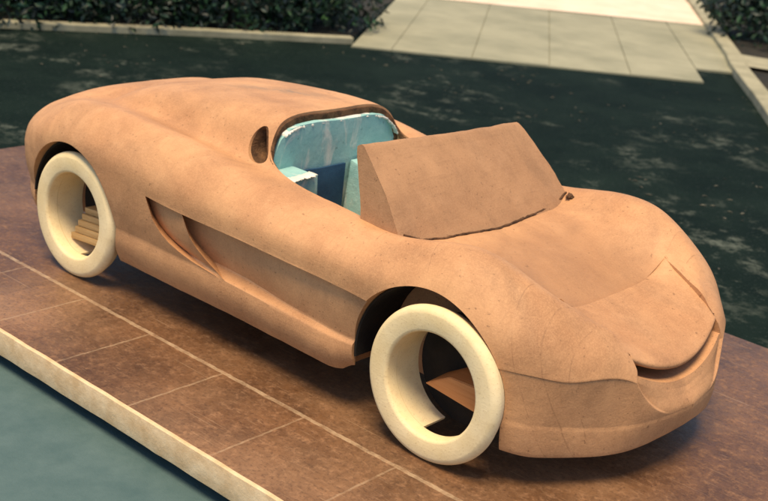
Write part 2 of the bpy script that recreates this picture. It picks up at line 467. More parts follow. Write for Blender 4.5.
CHIN = .017
rows = []
for t in tBL[:-1]:
    Wv = spline_matrix(V, col_v(0.0))
    a, b = Wv @ P[:, 0], Wv @ P[:, 1]
    q = a * (1 - t) + b * t
    q[:, 1] += 0.018 * math.sin(math.pi * t) * sstep(.3, .1, col_v(0.0))   # slight barrel on the sill
    hx, hy = q[:, 0], q[:, 1]; hl = np.maximum(np.hypot(hx, hy), 1e-6)
    out = .006 * math.sin(math.pi * min(1, t * 1.0)) ** .5 * sstep(.15, .32, col_v(0.0))
    q[:, 0] += out * hx / hl; q[:, 1] += out * hy / hl
    rc = sstep(-.62, -.43, col_v(0.0)) * (col_v(0.0) < 0) * (1 - sstep(-.10, 0.0, col_v(0.0)))
    q[:, 1] -= .035 * rc ** 2 * (1 - .5 * t); q[:, 2] += .030 * rc ** 2 * (1 - t)
    rows.append(q)
for t in tLK[:-1]:
    cv = col_v(t)
    Wv = spline_matrix(V, cv)
    a, b = Wv @ P[:, 1], Wv @ P[:, 2]
    q = a * (1 - t) + b * t
    # tuck-in just below the belt along the nose; slight fullness on the flank
    q[:, 1] += 0.010 * math.sin(math.pi * t) * sstep(-.1, -.6, cv) - 0.0 * cv
    rc = sstep(-.62, -.43, cv) * (1 - sstep(-.10, 0.0, cv))
    q[:, 1] -= .0175 * rc ** 2 * (1 - t)
    # step under the belt line where it runs round the nose
    hx, hy = q[:, 0] - 0.0, q[:, 1]
    hl = np.maximum(np.hypot(hx, hy), 1e-6)
    ins = .003 * (t ** 1.5) * (1.0 if t < .985 else 0.0) * sstep(.15, .30, cv) * (1 - sstep(.56, .60, cv))
    ins = ins - .010 * math.sin(math.pi * t) * sstep(.57, .66, cv)
    # chin set back between the two fender panels, its edge running diagonally down from the mouth corner
    ins = ins + CHIN * sstep(.662 - .072 * t, .667 - .072 * t, cv) * float(sstep(.0, .75, t))
    q[:, 0] -= ins * hx / hl; q[:, 1] -= ins * hy / hl
    # hollow of the door and the side intake
    e1 = interp(t, E1z, E1x); e2 = max(interp(t, E2x_t, E2x), e1 + .012)
    edge = float(sstep(0.0, 0.11, np.array(t))) * (1.0 if t < 0.985 else 0.0)
    vane = 0.066 + (0.008 - 0.066) * np.clip((cv - e1) / (e2 - e1), 0, 1) ** 0.7
    door = 0.078 - 0.040 * sstep(e2, -0.75, cv) - 0.018 * sstep(-0.75, -0.40, cv)
    d = np.where(cv < e1, 0.0, np.where(cv < e2, vane, door)) * edge
    d *= 1 - sstep(-0.42, -0.30, cv)
    q[:, 1] -= d
    uc = np.where(cv < e1, 0.0, np.where(cv < e2, .085 * np.clip(1 - (cv - e1) / (.75 * (e2 - e1)), 0, 1), .095 * np.clip(1 - (cv - e2) / .16, 0, 1)))
    q[:, 0] -= uc * edge * np.clip((e2 - e1) / .12, 0, 1)
    rows.append(q)
WvT = spline_matrix(V, col_v(1.0))
Q = np.einsum('vr,rkc->vkc', WvT, P[:, 2:])
top = np.einsum('sk,vkc->svc', Wk, Q)
top[:, :, 1] = np.einsum('sk,vk->sv', Wk_y, Q[:, :, 1])
for k in range(len(sk)):
    q = top[k].copy()
    cvt = col_v(1.0)
    ins = CHIN * sstep(.590, .595, cvt) * math.exp(-k / 14)
    hl = np.maximum(np.hypot(q[:, 0], q[:, 1]), 1e-6)
    q[:, 0], q[:, 1] = q[:, 0] - ins * q[:, 0] / hl, q[:, 1] - ins * q[:, 1] / hl
    rows.append(q)
G = np.array(rows)                                        # rows x cols x 3
G[-1, :, 1] = 0; G[:, 0, 1] = 0; G[:, -1, 1] = 0
G[:, 1:-1, 1] = np.maximum(G[:, 1:-1, 1], 0.0)
nr, nc = G.shape[:2]


TOP = G[-len(sk):].reshape(-1, 3)


def surf_z(x, y):
    """height of the uncut body surface"""
    d = (TOP[:, 0] - x) ** 2 + (TOP[:, 1] - abs(y)) ** 2
    k = np.argsort(d)[:6]; w = 1 / (d[k] + 1e-7)
    return float((TOP[k, 2] * w).sum() / w.sum())


def body_mesh():
    half = G.reshape(-1, 3)
    neg = half.copy(); neg[:, 1] *= -1
    verts = np.vstack([half, neg]); off = len(half)
    idx = np.arange(nr * nc).reshape(nr, nc)
    a, b, c, d = idx[:-1, :-1].ravel(), idx[:-1, 1:].ravel(), idx[1:, 1:].ravel(), idx[1:, :-1].ravel()
    f1 = np.stack([a, b, c, d], 1)
    f2 = f1[:, ::-1] + off
    fl = np.stack([idx[0, :-1], idx[0, 1:], idx[0, 1:] + off, idx[0, :-1] + off], 1)
    me = bpy.data.meshes.new('body')
    me.from_pydata(verts.tolist(), [], np.vstack([f1, f2, fl]).tolist())
    bm = bmesh.new(); bm.from_mesh(me)
    bmesh.ops.remove_doubles(bm, verts=bm.verts[:], dist=1e-5)
    bmesh.ops.dissolve_degenerate(bm, dist=1e-6, edges=bm.edges[:])
    bmesh.ops.recalc_face_normals(bm, faces=bm.faces[:])
    bm.to_mesh(me); bm.free()
    return me


def temp(bm, name='cutter'):
    bmesh.ops.recalc_face_normals(bm, faces=bm.faces[:])
    me = bpy.data.meshes.new(name); bm.to_mesh(me); bm.free()
    o = bpy.data.objects.new(name, me); C.objects.link(o)
    return o


def prism(bm, outline, z0, z1):
    n = len(outline)
    lo = [bm.verts.new((x, y, z0)) for x, y in outline]
    hi = [bm.verts.new((x, y, z1)) for x, y in outline]
    bm.faces.new(lo); bm.faces.new(hi[::-1])
    for i in range(n):
        bm.faces.new((lo[i], hi[i], hi[(i + 1) % n], lo[(i + 1) % n]))


def smooth_closed(pts, n=8):
    pts = [Vector((*p, 0)) for p in pts]; out = []
    m = len(pts)
    for i in range(m):
        p0, p1, p2, p3 = pts[i - 1], pts[i], pts[(i + 1) % m], pts[(i + 2) % m]
        for k in range(n):
            t = k / n
            q = 0.5 * ((2 * p1) + (p2 - p0) * t + (2 * p0 - 5 * p1 + 4 * p2 - p3) * t * t + (3 * p1 - p0 - 3 * p2 + p3) * t ** 3)
            out.append((q.x, q.y))
    return out


FW, RW, WR = 0.0, -2.40, 0.331

cut = []
ARCH = ((FW - .068, .332, .384, -.055, .425, .797), (RW - .03, .325, .385, 0.0, .392, .797))


def well(bm, x0, z0, r, ya, yb):
    for sgn in (-1, 1):
        ret = bmesh.ops.create_cone(bm, cap_ends=True, segments=96, radius1=r, radius2=r, depth=yb - ya)
        for v in ret['verts']:
            x, y, z = v.co
            v.co = Vector((x0 + x, sgn * ((ya + yb) / 2 + z), z0 + y))


def slot(bm, x0, r, ya, yb):
    for sgn in (-1, 1):
        bm_box(bm, x0 - r * .985, x0 + r * .985, min(sgn * ya, sgn * yb), max(sgn * ya, sgn * yb), 0.0, .30)


# the arch openings, then a wider hollow behind each thin lip
for x0, z0, r, dx, r2, yin in ARCH:
    bm = bmesh.new(); well(bm, x0, z0, r, .56, 1.1); cut.append(temp(bm))
    bm = bmesh.new(); slot(bm, x0, r, .561, 1.101); cut.append(temp(bm))
    bm = bmesh.new(); well(bm, x0 + dx + .068 * 0, z0 - .012, r2 - .012, .562, yin); cut.append(temp(bm))
    bm = bmesh.new(); slot(bm, x0 + dx, r2 - .012, .563, yin - .001); cut.append(temp(bm))
# cockpit
half = [(-1.435, 0), (-1.432, .26), (-1.415, .41), (-1.36, .485), (-1.15, .545), (-.85, .565), (-.62, .57), (-.52, .50), (-.46, .28), (-.44, 0)]
outl = half + [(x, -y) for x, y in half[-2:0:-1]]
bm = bmesh.new(); prism(bm, smooth_closed(outl, 8), 0.36, 1.5); cut.append(temp(bm))
# oval openings behind the cockpit
bm = bmesh.new()
for sgn in (-1, 1):
    ret = bmesh.ops.create_uvsphere(bm, u_segments=32, v_segments=24, radius=1)
    a = Vector((0.05, 0, 0)); 
    up = Vector((-.10, -sgn * .08, .15)).normalized()
    ax = Vector((1, 0, .4)); ax = (ax - up * ax.dot(up)).normalized()
    nn = up.cross(ax)
    for v in ret['verts']:
        x, y, z = v.co
        v.co = Vector((-1.462, sgn * .482, .905)) + ax * (x * .058 + .03 * (y * y - .4)) + up * y * .102 + nn * z * .12
cut.append(temp(bm))
# nose panel recess between the front fenders
ye = [(.266, .436), (.33, .419), (.40, .401), (.50, .374), (.585, .349), (.635, .357), (.655, .320), (.68, .262), (.70, .21), (.85, .13)]
ylist = [-.4359] + [-y for _, y in ye[1:4]] + [-.3575, -.3574] + list(np.linspace(-.34, .34, 35)) + [.3574, .3575] + [y for _, y in ye[3:0:-1]] + [.4359]
bm = bmesh.new(); rings = []
for y in ylist:
    a = abs(y)
    xe = 1.0 if a < .35745 else float(np.interp(-a, [-.436, -.419, -.401, -.374, -.3575], [.268, .33, .40, .50, .60]))
    zb = .398 + .088 * (a / .357) ** 2 if a < .35745 else .490
    rings.append([bm.verts.new(p) for p in ((.2662, y, zb), (max(xe, .2665), y, zb), (max(xe, .2665), y, 1.2), (.2662, y, 1.2))])
for i in range(len(rings) - 1):
    for k in range(4):
        bm.faces.new((rings[i][k], rings[i][(k + 1) % 4], rings[i + 1][(k + 1) % 4], rings[i + 1][k]))
bm.faces.new(rings[0]); bm.faces.new(rings[-1][::-1])
cut.append(temp(bm))

base = bpy.data.objects.new('body_raw', body_mesh()); C.objects.link(base)
for c in cut:
    md = base.modifiers.new('b', 'BOOLEAN'); md.operation = 'DIFFERENCE'; md.object = c; md.solver = 'EXACT'
dg = bpy.context.evaluated_depsgraph_get(); dg.update()
bme = bpy.data.meshes.new_from_object(base.evaluated_get(dg))
for o in cut + [base]: bpy.data.objects.remove(o)
bme.name = 'body'
bm = bmesh.new(); bm.from_mesh(bme)
# hand-worked unevenness
for v in bm.verts:
    n = noise.noise(v.co * 3.1) * 0.0035 + noise.noise(v.co * 11) * 0.0012
    v.co += v.normal * n
    v.co *= S
bm.to_mesh(bme); bm.free()
finish(bme, True, 30)
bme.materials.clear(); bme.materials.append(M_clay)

car = empty('clay_car_model', (-1.2, 0, 0))
props(car, 'brown clay model of an open sports car with cream foam wheels', 'car model')


def to_car(o):
    """parent to the car root keeping the place built in scene units"""
    o.parent = car
    o.matrix_parent_inverse = Matrix.Translation(-car.location)
    return o


body = bpy.data.objects.new('body', bme); C.objects.link(body); to_car(body)

# ---------------------------------------------------------------- nose panel with the smiling air mouth
p0 = [(.20, .560), (.255, .590), (.268, .620), (.33, .606), (.42, .577), (.50, .545), (.57, .512), (.622, .482), (.648, .460), (.645, .449), (.600, .447), (.500, .450), (.400, .450),
      (.390, .30)]
p1 = [(.20, .640), (.255, .670), (.266, .696), (.33, .663), (.40, .638), (.46, .615), (.52, .587), (.565, .560), (.592, .542), (.591, .537), (.560, .532), (.500, .531), (.450, .530),
      (.440, .40)]
p0, p1 = np.array(p0), np.array(p1)
tt = np.concatenate([[0], np.cumsum(np.linalg.norm(np.diff(p0, axis=0), axis=1))])
seg = []
for i in range(len(tt) - 1):
    seg += list(np.linspace(tt[i], tt[i + 1], 7)[:-1])
seg = np.array(seg + [tt[-1]])
Wn = np.zeros((len(seg), len(tt)))
for k, x in enumerate(seg):                                # gently rounded polyline
    for dx, w in ((-.008, .25), (0, .5), (.008, .25)):
        xx = min(max(x + dx, 0), tt[-1]); i = min(max(np.searchsorted(tt, xx) - 1, 0), len(tt) - 2)
        f = (xx - tt[i]) / (tt[i + 1] - tt[i]); Wn[k, i] += w * (1 - f); Wn[k, i + 1] += w * f
c0, c1 = Wn @ p0, Wn @ p1
ys = np.linspace(-.46, .46, 151)
vs = []
for x in range(len(seg)):
    yl_ = float(np.interp(c1[x, 0], [q[0] for q in ye], [q[1] for q in ye]))
    if c1[x, 0] < .27: yl_ = .436
    pw = float(np.interp(x / 6, [0, 2, 5, 8, 13], [4.5, 4.5, 2.6, 2.0, 2.0]))
    for y in ys:
        w = (abs(y) / yl_) ** pw
        w = min(w, 1.25)
        px_, pz_ = c0[x, 0] * (1 - w) + c1[x, 0] * w, c0[x, 1] * (1 - w) + c1[x, 1] * w
        lim = float(np.interp(px_, [q[0] for q in ye], [q[1] for q in ye])) + (.012 if px_ > .36 or px_ < .27 or y > 0 else -.005 + .017 * (px_ - .27) / .09)
        vs.append((px_, max(-lim, min(lim, y)), pz_))
n1, n2 = len(seg), len(ys)
fs = [(i * n2 + j, i * n2 + j + 1, (i + 1) * n2 + j + 1, (i + 1) * n2 + j) for i in range(n1 - 1) for j in range(n2 - 1)]
nose = obj('nose_panel', vs, fs, M_clay, None, True, 40)
sol = nose.modifiers.new('thickness', 'SOLIDIFY'); sol.thickness = 0.008 * S; sol.offset = -1
to_car(nose)

# ---------------------------------------------------------------- windscreen: one solid raked block of clay
def screen():
    yl = np.linspace(-1, 1, 41)
    # front bottom, front top, back top, back bottom as functions of y in [-1,1]
    def q(l, c, r, y): return l * (y * (y - 1) / 2) + c * (1 - y * y) + r * (y * (y + 1) / 2)
    nf, nt_, nb = 18, 4, 14
    vs = []
    for y in yl:
        fb = np.array([q(-.445, -.350, -.40, y), q(-.625, 0, .62, y), q(.805, .737, .785, y)])
        ft = np.array([q(-.715, -.700, -.705, y), q(-.575, 0, .58, y), q(1.098, 1.083, 1.072, y)])
        bt = np.array([q(-.760, -.750, -.755, y), q(-.572, 0, .575, y), q(1.092, 1.077, 1.066, y)])
        bb = np.array([q(-.665, -.600, -.63, y), q(-.610, 0, .61, y), q(.80, .72, .78, y)])
        fb2 = fb + (fb - ft) * .10; bb2 = bb + (bb - bt) * .1
        ring = [fb2 * (1 - t) + ft * t for t in np.linspace(0, 1, nf)]
        # bulge the front face a little
        for k, t in enumerate(np.linspace(0, 1, nf)):
            ring[k] = ring[k] + np.array([.012, 0, .008]) * math.sin(math.pi * t)
        ring += [ft * (1 - t) + bt * t + np.array([0, 0, .010 * math.sin(math.pi * t)]) for t in np.linspace(0, 1, nt_ + 1)[1:]]
        ring += [bt * (1 - t) + bb2 * t for t in np.linspace(0, 1, nb + 1)[1:]]
        vs += ring
    m = len(vs) // len(yl)
    fs = []
    for i in range(len(yl) - 1):
        for j in range(m):
            k = (j + 1) % m
            fs.append((i * m + j, i * m + k, (i + 1) * m + k, (i + 1) * m + j))
    # ends: fan to a rounded side
    bm = bmesh.new()
    bv = [bm.verts.new(v) for v in vs]
    for f in fs: bm.faces.new([bv[k] for k in f])
    for i in (0, len(yl) - 1):
        bm.faces.new([bv[i * m + j] for j in range(m)][::(1 if i == 0 else -1)])
    sharp = [e for e in bm.edges if len(e.link_faces) == 2 and e.calc_face_angle(0) > rad(40)]
    bmesh.ops.bevel(bm, geom=sharp, offset=.030, segments=4, affect='EDGES', profile=.5, clamp_overlap=True)
    for v in bm.verts:
        v.co += noise.noise_vector(v.co * 9) * .005 + noise.noise_vector(v.co * 40) * .0018
    return bm


ws = bm_obj('windscreen', screen(), M_screen, None, True, 50)
to_car(ws)
# a ragged scrap of clay left at the far foot of the windscreen
bm = bmesh.new(); bmesh.ops.create_icosphere(bm, subdivisions=5, radius=1)
for v in bm.verts:
    c = v.co.copy()
    n = noise.noise(c * 2.2) * .5 + noise.noise(c * 6) * .35 + noise.noise(c * 15) * .2
    v.co = c * (1 + n * .75)
    yy = .600 + v.co.y * .036
    v.co = Vector((-.362 + v.co.x * .016 - .9 * max(0, yy - .60), yy, 0)) + Vector((0, 0, surf_z(-.36, .60) + .003 + v.co.z * .008))
scrap = bm_obj('clay_scrap', bm, M_darkbrown, None, True, 60); to_car(scrap)

# dark brown shell added to darken the two openings behind the cockpit
for sgn in (-1, 1):
    bm = bmesh.new(); bmesh.ops.create_uvsphere(bm, u_segments=32, v_segments=24, radius=1)
    up = Vector((-.10, -sgn * .08, .15)).normalized()
    ax = Vector((1, 0, .4)); ax = (ax - up * ax.dot(up)).normalized()
    nn = up.cross(ax)
    kill = []
    for v in bm.verts:
        x, y, z = v.co
        d = nn * z
        if d.dot(Vector((0, -sgn, -.4))) < .12: kill.append(v)
        v.co = Vector((-1.462, sgn * .482, .905)) + (ax * (x * .058 + .03 * (y * y - .4)) + up * y * .102 + nn * z * .12) * .97
        v.co += noise.noise_vector(v.co * 30) * .002
    bmesh.ops.delete(bm, geom=kill, context='VERTS')
    to_car(bm_obj('vent_dark_shell', bm, M_darkbrown, None, True, 60))

# ---------------------------------------------------------------- cockpit filled with turquoise foam
foam = None
bm = bmesh.new(); bm_box(bm, -1.425, -1.392, -.462, .462, .345, 1.0, 0)
bmesh.ops.subdivide_edges(bm, edges=bm.edges[:], cuts=14, use_grid_fill=True)
for v in bm.verts:
    tz = surf_z(-1.432, v.co.y) - .046 - .05 * max(0, abs(v.co.y) - .38) / .08
    v.co.z = .345 + (v.co.z - .345) / .655 * (tz - .345)
    n = noise.noise_vector(v.co * 9); v.co.x += n.x * .006; v.co.z += n.z * .006
bulk = bm_obj('foam_bulkhead', bm, M_teal); to_car(bulk)
# ragged clay edge over the bulkhead, its inner shade painted dark brown
def strip(name, pts, w, h, m_, par, amp=.006, seed=0):
    bm = bmesh.new(); rings = []
    n = 60
    P_ = [Vector(p) for p in pts]
    for i in range(n + 1):
        t = i / n * (len(P_) - 1); k = min(int(t), len(P_) - 2); f = t - k
        c = P_[k].lerp(P_[k + 1], f)
        j = noise.noise_vector(Vector((i * .9, seed, 3.3)))
        ring = []
        for a in range(8):
            an = a / 8 * math.tau
            ring.append(bm.verts.new(c + Vector((math.cos(an) * w * (1 + j.x * .5), 0, math.sin(an) * h * (1 + j.y * .7))) + j * amp))
        rings.append(ring)
    for i in range(n):
        for a in range(8):
            bm.faces.new((rings[i][a], rings[i][(a + 1) % 8], rings[i + 1][(a + 1) % 8], rings[i + 1][a]))
    bm.faces.new(rings[0]); bm.faces.new(rings[-1][::-1])
    o = bm_obj(name, bm, m_, None, True, 60); to_car(o)
    return o


def band(name, pts, drop, w, h, m_, amp, seed, n=90):
    """ragged flat band on the cockpit wall, a little under the clay rim"""
    P_ = [Vector((x, y)) for x, y in pts]
    bm = bmesh.new(); rings = []
    for i in range(n + 1):
        t = i / n * (len(P_) - 1); k = min(int(t), len(P_) - 2); f = t - k
        c = P_[k].lerp(P_[k + 1], f)
        tg = (P_[min(k + 1, len(P_) - 1)] - P_[k]).normalized(); inn = Vector((tg.y, -tg.x))
        if inn.dot(Vector((-.9, 0)) - c) < 0: inn = -inn
        z = surf_z(c.x, c.y) - drop
        j1 = noise.noise(Vector((i * .35, seed, 0))) * .7 + noise.noise(Vector((i * 1.3, seed, 7))) * .5
        j2 = noise.noise(Vector((i * .4, seed, 3))) * .7 + noise.noise(Vector((i * 1.1, seed, 9))) * .5
        th = w * (1 + .5 * noise.noise(Vector((i * .8, seed, 5))))
        top, bot = z + h * (1 + j1 * .25 * amp), z - h * (1 + j2 * amp)
        a, b = c - inn * .012, c + inn * th
        rings.append([bm.verts.new(q) for q in ((a.x, a.y, top), (b.x, b.y, top - .004), (b.x + inn.x * .003, b.y + inn.y * .003, (top + bot) / 2), (b.x, b.y, bot + .003), (a.x, a.y, bot))])
    for i in range(n):
        for k in range(5):
            bm.faces.new((rings[i][k], rings[i][(k + 1) % 5], rings[i + 1][(k + 1) % 5], rings[i + 1][k]))
    bm.faces.new(rings[0]); bm.faces.new(rings[-1][::-1])
    o = bm_obj(name, bm, m_, None, True, 60); to_car(o)
    return o


wall = [(-1.30, -.503), (-1.36, -.482), (-1.395, -.445), (-1.418, -.38), (-1.430, -.25), (-1.434, 0), (-1.430, .25), (-1.418, .38), (-1.395, .445), (-1.36, .482), (-1.25, .52), (-1.10, .548)]
band('shaded_clay_edge', wall, .030, .004, .020, M_darkbrown, .8, 2)  # dark band painting the shadowed inside of the clay rim
band('plaster_seam', wall[3:9], .054, .036, .009, M_plaster, 1.3, 5)
jp = []
for k in range(13):
    yy = -1 + 2 * k / 12
    jp.append((-.347 - .058 * yy * yy, .622 * yy, surf_z(-.347 - .058 * yy * yy, .622 * yy) + .004))
strip('clay_joint', jp, .006, .006, M_darkbrown, car, .003, 21)

# seat block, tunnel and dark footwell
bm = bmesh.new(); bm_box(bm, -1.40, -1.22, -.56, -.30, .345, .795, .012); roughen(bm, .006, 9, 4)
seat = bm_obj('seat_block', bm, M_teal); to_car(seat)
strip('plaster_seam', [(-1.235, -.55, .790), (-1.228, -.45, .796), (-1.235, -.36, .797), (-1.25, -.31, .795)], .028, .004, M_plaster, car, .005, 9)
bm = bmesh.new(); bm_box(bm, -1.388, -1.374, -.30, .06, .362, .765, .003); roughen(bm, .003, 9, 3)
well = bm_obj('footwell_back', bm, M_navy); to_car(well)
bm = bmesh.new(); bm_box(bm, -1.38, -.85, .065, .34, .345, .775, .012)
for v in bm.verts:
    if v.co.z > .6: v.co.y += .03
    if v.co.x > -1.1 and v.co.z > .6: v.co.z -= .10
roughen(bm, .006, 8, 5)
tun = bm_obj('tunnel_block', bm, M_teal); to_car(tun)
bm = bmesh.new(); bm_box(bm, -1.39, -1.24, .375, .56, .345, .78, .012); roughen(bm, .006, 9, 4)
seat2 = bm_obj('seat_block', bm, M_teal); to_car(seat2)

# ---------------------------------------------------------------- wheels: foam rings with a wooden core
def lathe(profile, a0=0.0, a1=math.tau, n=96, closed=True):
    """profile of (r, y); axis = y"""
    full = abs(a1 - a0 - math.tau) < 1e-6
    k = n if full else n + 1
    vs, fs = [], []
    m = len(profile)
    for i in range(k):
        a = a0 + (a1 - a0) * i / n
        for r, y in profile: vs.append((r * math.cos(a), y, r * math.sin(a)))
    for i in range(n):
        i2 = (i + 1) % k
        for j in range(m if closed else m - 1):
            j2 = (j + 1) % m
            fs.append((i * m + j, i * m + j2, i2 * m + j2, i2 * m + j))
    if not full and closed:
        fs.append(tuple(range(m))); fs.append(tuple((k - 1) * m + j for j in range(m))[::-1])
    return vs, fs


def arc(cr, cy, r, a0, a1, n=7):
    return [(cr + r * math.cos(rad(a0 + (a1 - a0) * i / n)), cy + r * math.sin(rad(a0 + (a1 - a0) * i / n))) for i in range(n + 1)]


def make_wheel(front):
    w = empty('wheel', (0, 0, 0))
    R_, H = WR, .224
    # outer face at y = -0.13, inner at +0.10 (axis frame, outside is -y)
    prof = arc(R_ - .036, -.094, .036, 12, -80, 12) + arc(H + .018, -.110, .018, -100, -180, 7) + [(H, -.062), (H + .03, -.040)] + arc(R_ - .046, -.055, .03, 90, 10, 6)
    v, f = lathe(prof)
    o = obj('tyre', v, f, M_foamwheel, None, True, 50); o.parent = w
    # inner sleeve: broken open at the bottom (front) or slatted with wood (rear)
    if front:
        v, f = lathe([(H + .001, -.060), (H + .003, .085), (H + .013, .085), (H + .013, -.057)], rad(35), rad(258), 70)
    else:
        v, f = lathe([(H + .001, -.060), (H + .003, .10), (H + .013, .10), (H + .013, -.057)], rad(35), rad(268), 70)
    o = obj('sleeve', v, f, M_foamwheel, None, True, 40); o.parent = w
    if front:
        bm = bmesh.new()
        pts = [(-.10, -.055), (.205, -.085), (.205, .03), (.02, .02)]
        lo = [bm.verts.new((x, -.02, z)) for x, z in pts]; hi = [bm.verts.new((x * 1.0, .20, z + .01)) for x, z in pts]
        bm.faces.new(lo[::-1]); bm.faces.new(hi)
        for i in range(4): bm.faces.new((lo[i], lo[(i + 1) % 4], hi[(i + 1) % 4], hi[i]))
        bmesh.ops.bevel(bm, geom=bm.edges[:], offset=.004, segments=2, affect='EDGES')
        o = bm_obj('axle_block', bm, M_redwood, None, True, 30); o.parent = w
    else:
        for k in range(5):
            bm = bmesh.new()
            bm_box(bm, -.13 + .012 * k, .20 - .010 * k, -.035 + .012 * k, .11, -.016, .016, .003)
            o = bm_obj('slat', bm, M_wood, None, True, 30); o.parent = w
            o.location = Vector((.004 * (k % 2), 0, -.150 + .035 * k)) * S; o.rotation_euler = (0, rad(-5), 0)
    v, f = lathe([(0.0005, .13), (H + .02, .13), (H + .02, .14), (.0005, .14)], 0, math.tau, 64)
    o = obj('shade_disc', v, f, M_black, None, True, 30); o.parent = w  # black disc added as the shadowed void behind the wheel hole
    return w


# black liners added to paint the shade inside the four wheel wells
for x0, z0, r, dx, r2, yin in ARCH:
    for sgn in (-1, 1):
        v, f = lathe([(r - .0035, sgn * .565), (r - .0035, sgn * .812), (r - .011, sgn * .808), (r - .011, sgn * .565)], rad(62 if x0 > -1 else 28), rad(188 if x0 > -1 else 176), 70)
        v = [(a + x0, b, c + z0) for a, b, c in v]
        to_car(obj('well_shade', v, f, M_black, None, True, 40))


def dup_tree(root):
    r = root.copy(); C.objects.link(r)
    for ch in list(root.children):
        c = ch.copy(); C.objects.link(c); c.parent = r
    return r


wf, wr = make_wheel(True), make_wheel(False)
for proto, x in ((wf, FW), (wr, RW)):
    other = dup_tree(proto)
    for w, sgn in ((proto, 1), (other, -1)):
        w.parent = car
        w.location = (Vector((x + 1.2, -.735 * sgn, WR))) * S
        w.rotation_euler = (0, 0, 0 if sgn > 0 else math.pi)

# ---------------------------------------------------------------- marking-out board
board = empty('display_board', (-1.35, .03, -.19))
props(board, 'large brown board with worn scribed lines and cream edge under the car', 'board')


def to_board(o):
    o.parent = board; o.matrix_parent_inverse = Matrix.Translation(-board.location); return o


bm = bmesh.new(); bm_box(bm, -4.59, 1.90, -1.51, 1.59, -.115, 0.0, .006)
to_board(bm_obj('board_top', bm, M_board, None, True, 30))
bm = bmesh.new(); bm_box(bm, -4.59, 1.90, -1.533, -1.5105, -.118, .003, .003)
bmesh.ops.subdivide_edges(bm, edges=[e for e in bm.edges if abs(e.verts[0].co.x - e.verts[1].co.x) > 2], cuts=160)
for v in bm.verts:
    v.co.z += noise.noise(Vector((v.co.x * 7, 0, v.co.z * 3))) * .003 - (.010 * max(0, noise.noise(Vector((v.co.x * 23, 5, 0))) - .35) if v.co.z < -.05 else 0)
to_board(bm_obj('edge_strip', bm, M_edge, None, True, 30))
for x in (-3.9, -2.3, -.7, .9):
    bm = bmesh.new(); bm_box(bm, x - .06, x + .06, -1.3, 1.4, -.19, -.116, .004)
    to_board(bm_obj('bearer', bm, M_wood, None, True, 30))

# ---------------------------------------------------------------- the setting
def sheet(name, pts, z, m_, kind='structure'):
    o = obj(name, [(x, y, z) for x, y in pts], [tuple(range(len(pts)))], m_, None, False)
    o['kind'] = kind
    return o


sheet('asphalt_road', [(-60, -60), (60, -60), (60, 60), (-60, 60)], -.194, M_asphalt)
sheet('concrete_pad', [(-12, -9), (4, -9), (4, -.6), (-12, -.6)], -.190, M_pad)


def slab_strip(name, pts, w, z0, z1, m_):
    """kerb along a polyline, w wide to the left of it"""
    n = len(pts); vs = []; P2 = [Vector(p) for p in pts]
    # resample
    R2 = []
    for i in range(n - 1):
        for k in range(10): R2.append(P2[i].lerp(P2[i + 1], k / 10))
    R2.append(P2[-1]); n = len(R2)
    bm = bmesh.new(); rings = []
    for i, p in enumerate(R2):
        t = (R2[min(i + 1, n - 1)] - R2[max(i - 1, 0)]).normalized(); nrm = Vector((-t.y, t.x))
        j = noise.noise(Vector((p.x * 3, p.y * 3, 0))) * .006
        q = p + nrm * w
        b = .012
        rings.append([bm.verts.new(c) for c in ((p.x, p.y, z0), (p.x, p.y, z1 - b + j), (*(p + nrm * b), z1 + j), (*(q - nrm * b), z1 + j), (q.x, q.y, z1 - b + j), (q.x, q.y, z0))])
    for i in range(n - 1):
        for a in range(6):
            bm.faces.new((rings[i][a], rings[i][(a + 1) % 6], rings[i + 1][(a + 1) % 6], rings[i + 1][a]))
    bm.faces.new(rings[0]); bm.faces.new(rings[-1][::-1])
    o = bm_obj(name, bm, m_, None, True, 30); o['kind'] = 'structure'
    return o


# litter on the asphalt: small dry leaves and grit
rl = random.Random(77); vs, fs = [], []
for k in range(900):
    x, y = rl.uniform(-9, 0), rl.uniform(.5, 11)
    if y < 1.75 and -4.8 < x < 2: continue
    if noise.noise(Vector((x * .7, y * .7, 4))) < -.05: continue
    if y > 6.6 and (x - -6.87) * -.69 + (y - 6.67) * .72 > -.15: continue
    l = rl.uniform(.008, .034); a_ = rl.uniform(0, 6.28); i = len(vs)
    for (u, w_, z_) in ((-1, 0, .0), (0, .45, .25), (1, 0, .1), (0, -.45, .2)):
        vs.append((x + l * (u * math.cos(a_) - w_ * math.sin(a_)), y + l * (u * math.sin(a_) + w_ * math.cos(a_)), -.192 + l * z_))
    fs.append((i, i + 1, i + 2, i + 3))
M_litter = simple('dry leaves', (0.03, 0.03, 0.02), (0.13, 0.125, 0.09), 6, 0.8, 0.2)
lit = obj('leaf_litter', vs, fs, M_litter, None, False)
props(lit, 'small dry leaves scattered over the dark asphalt', 'leaf litter', None, 'stuff')

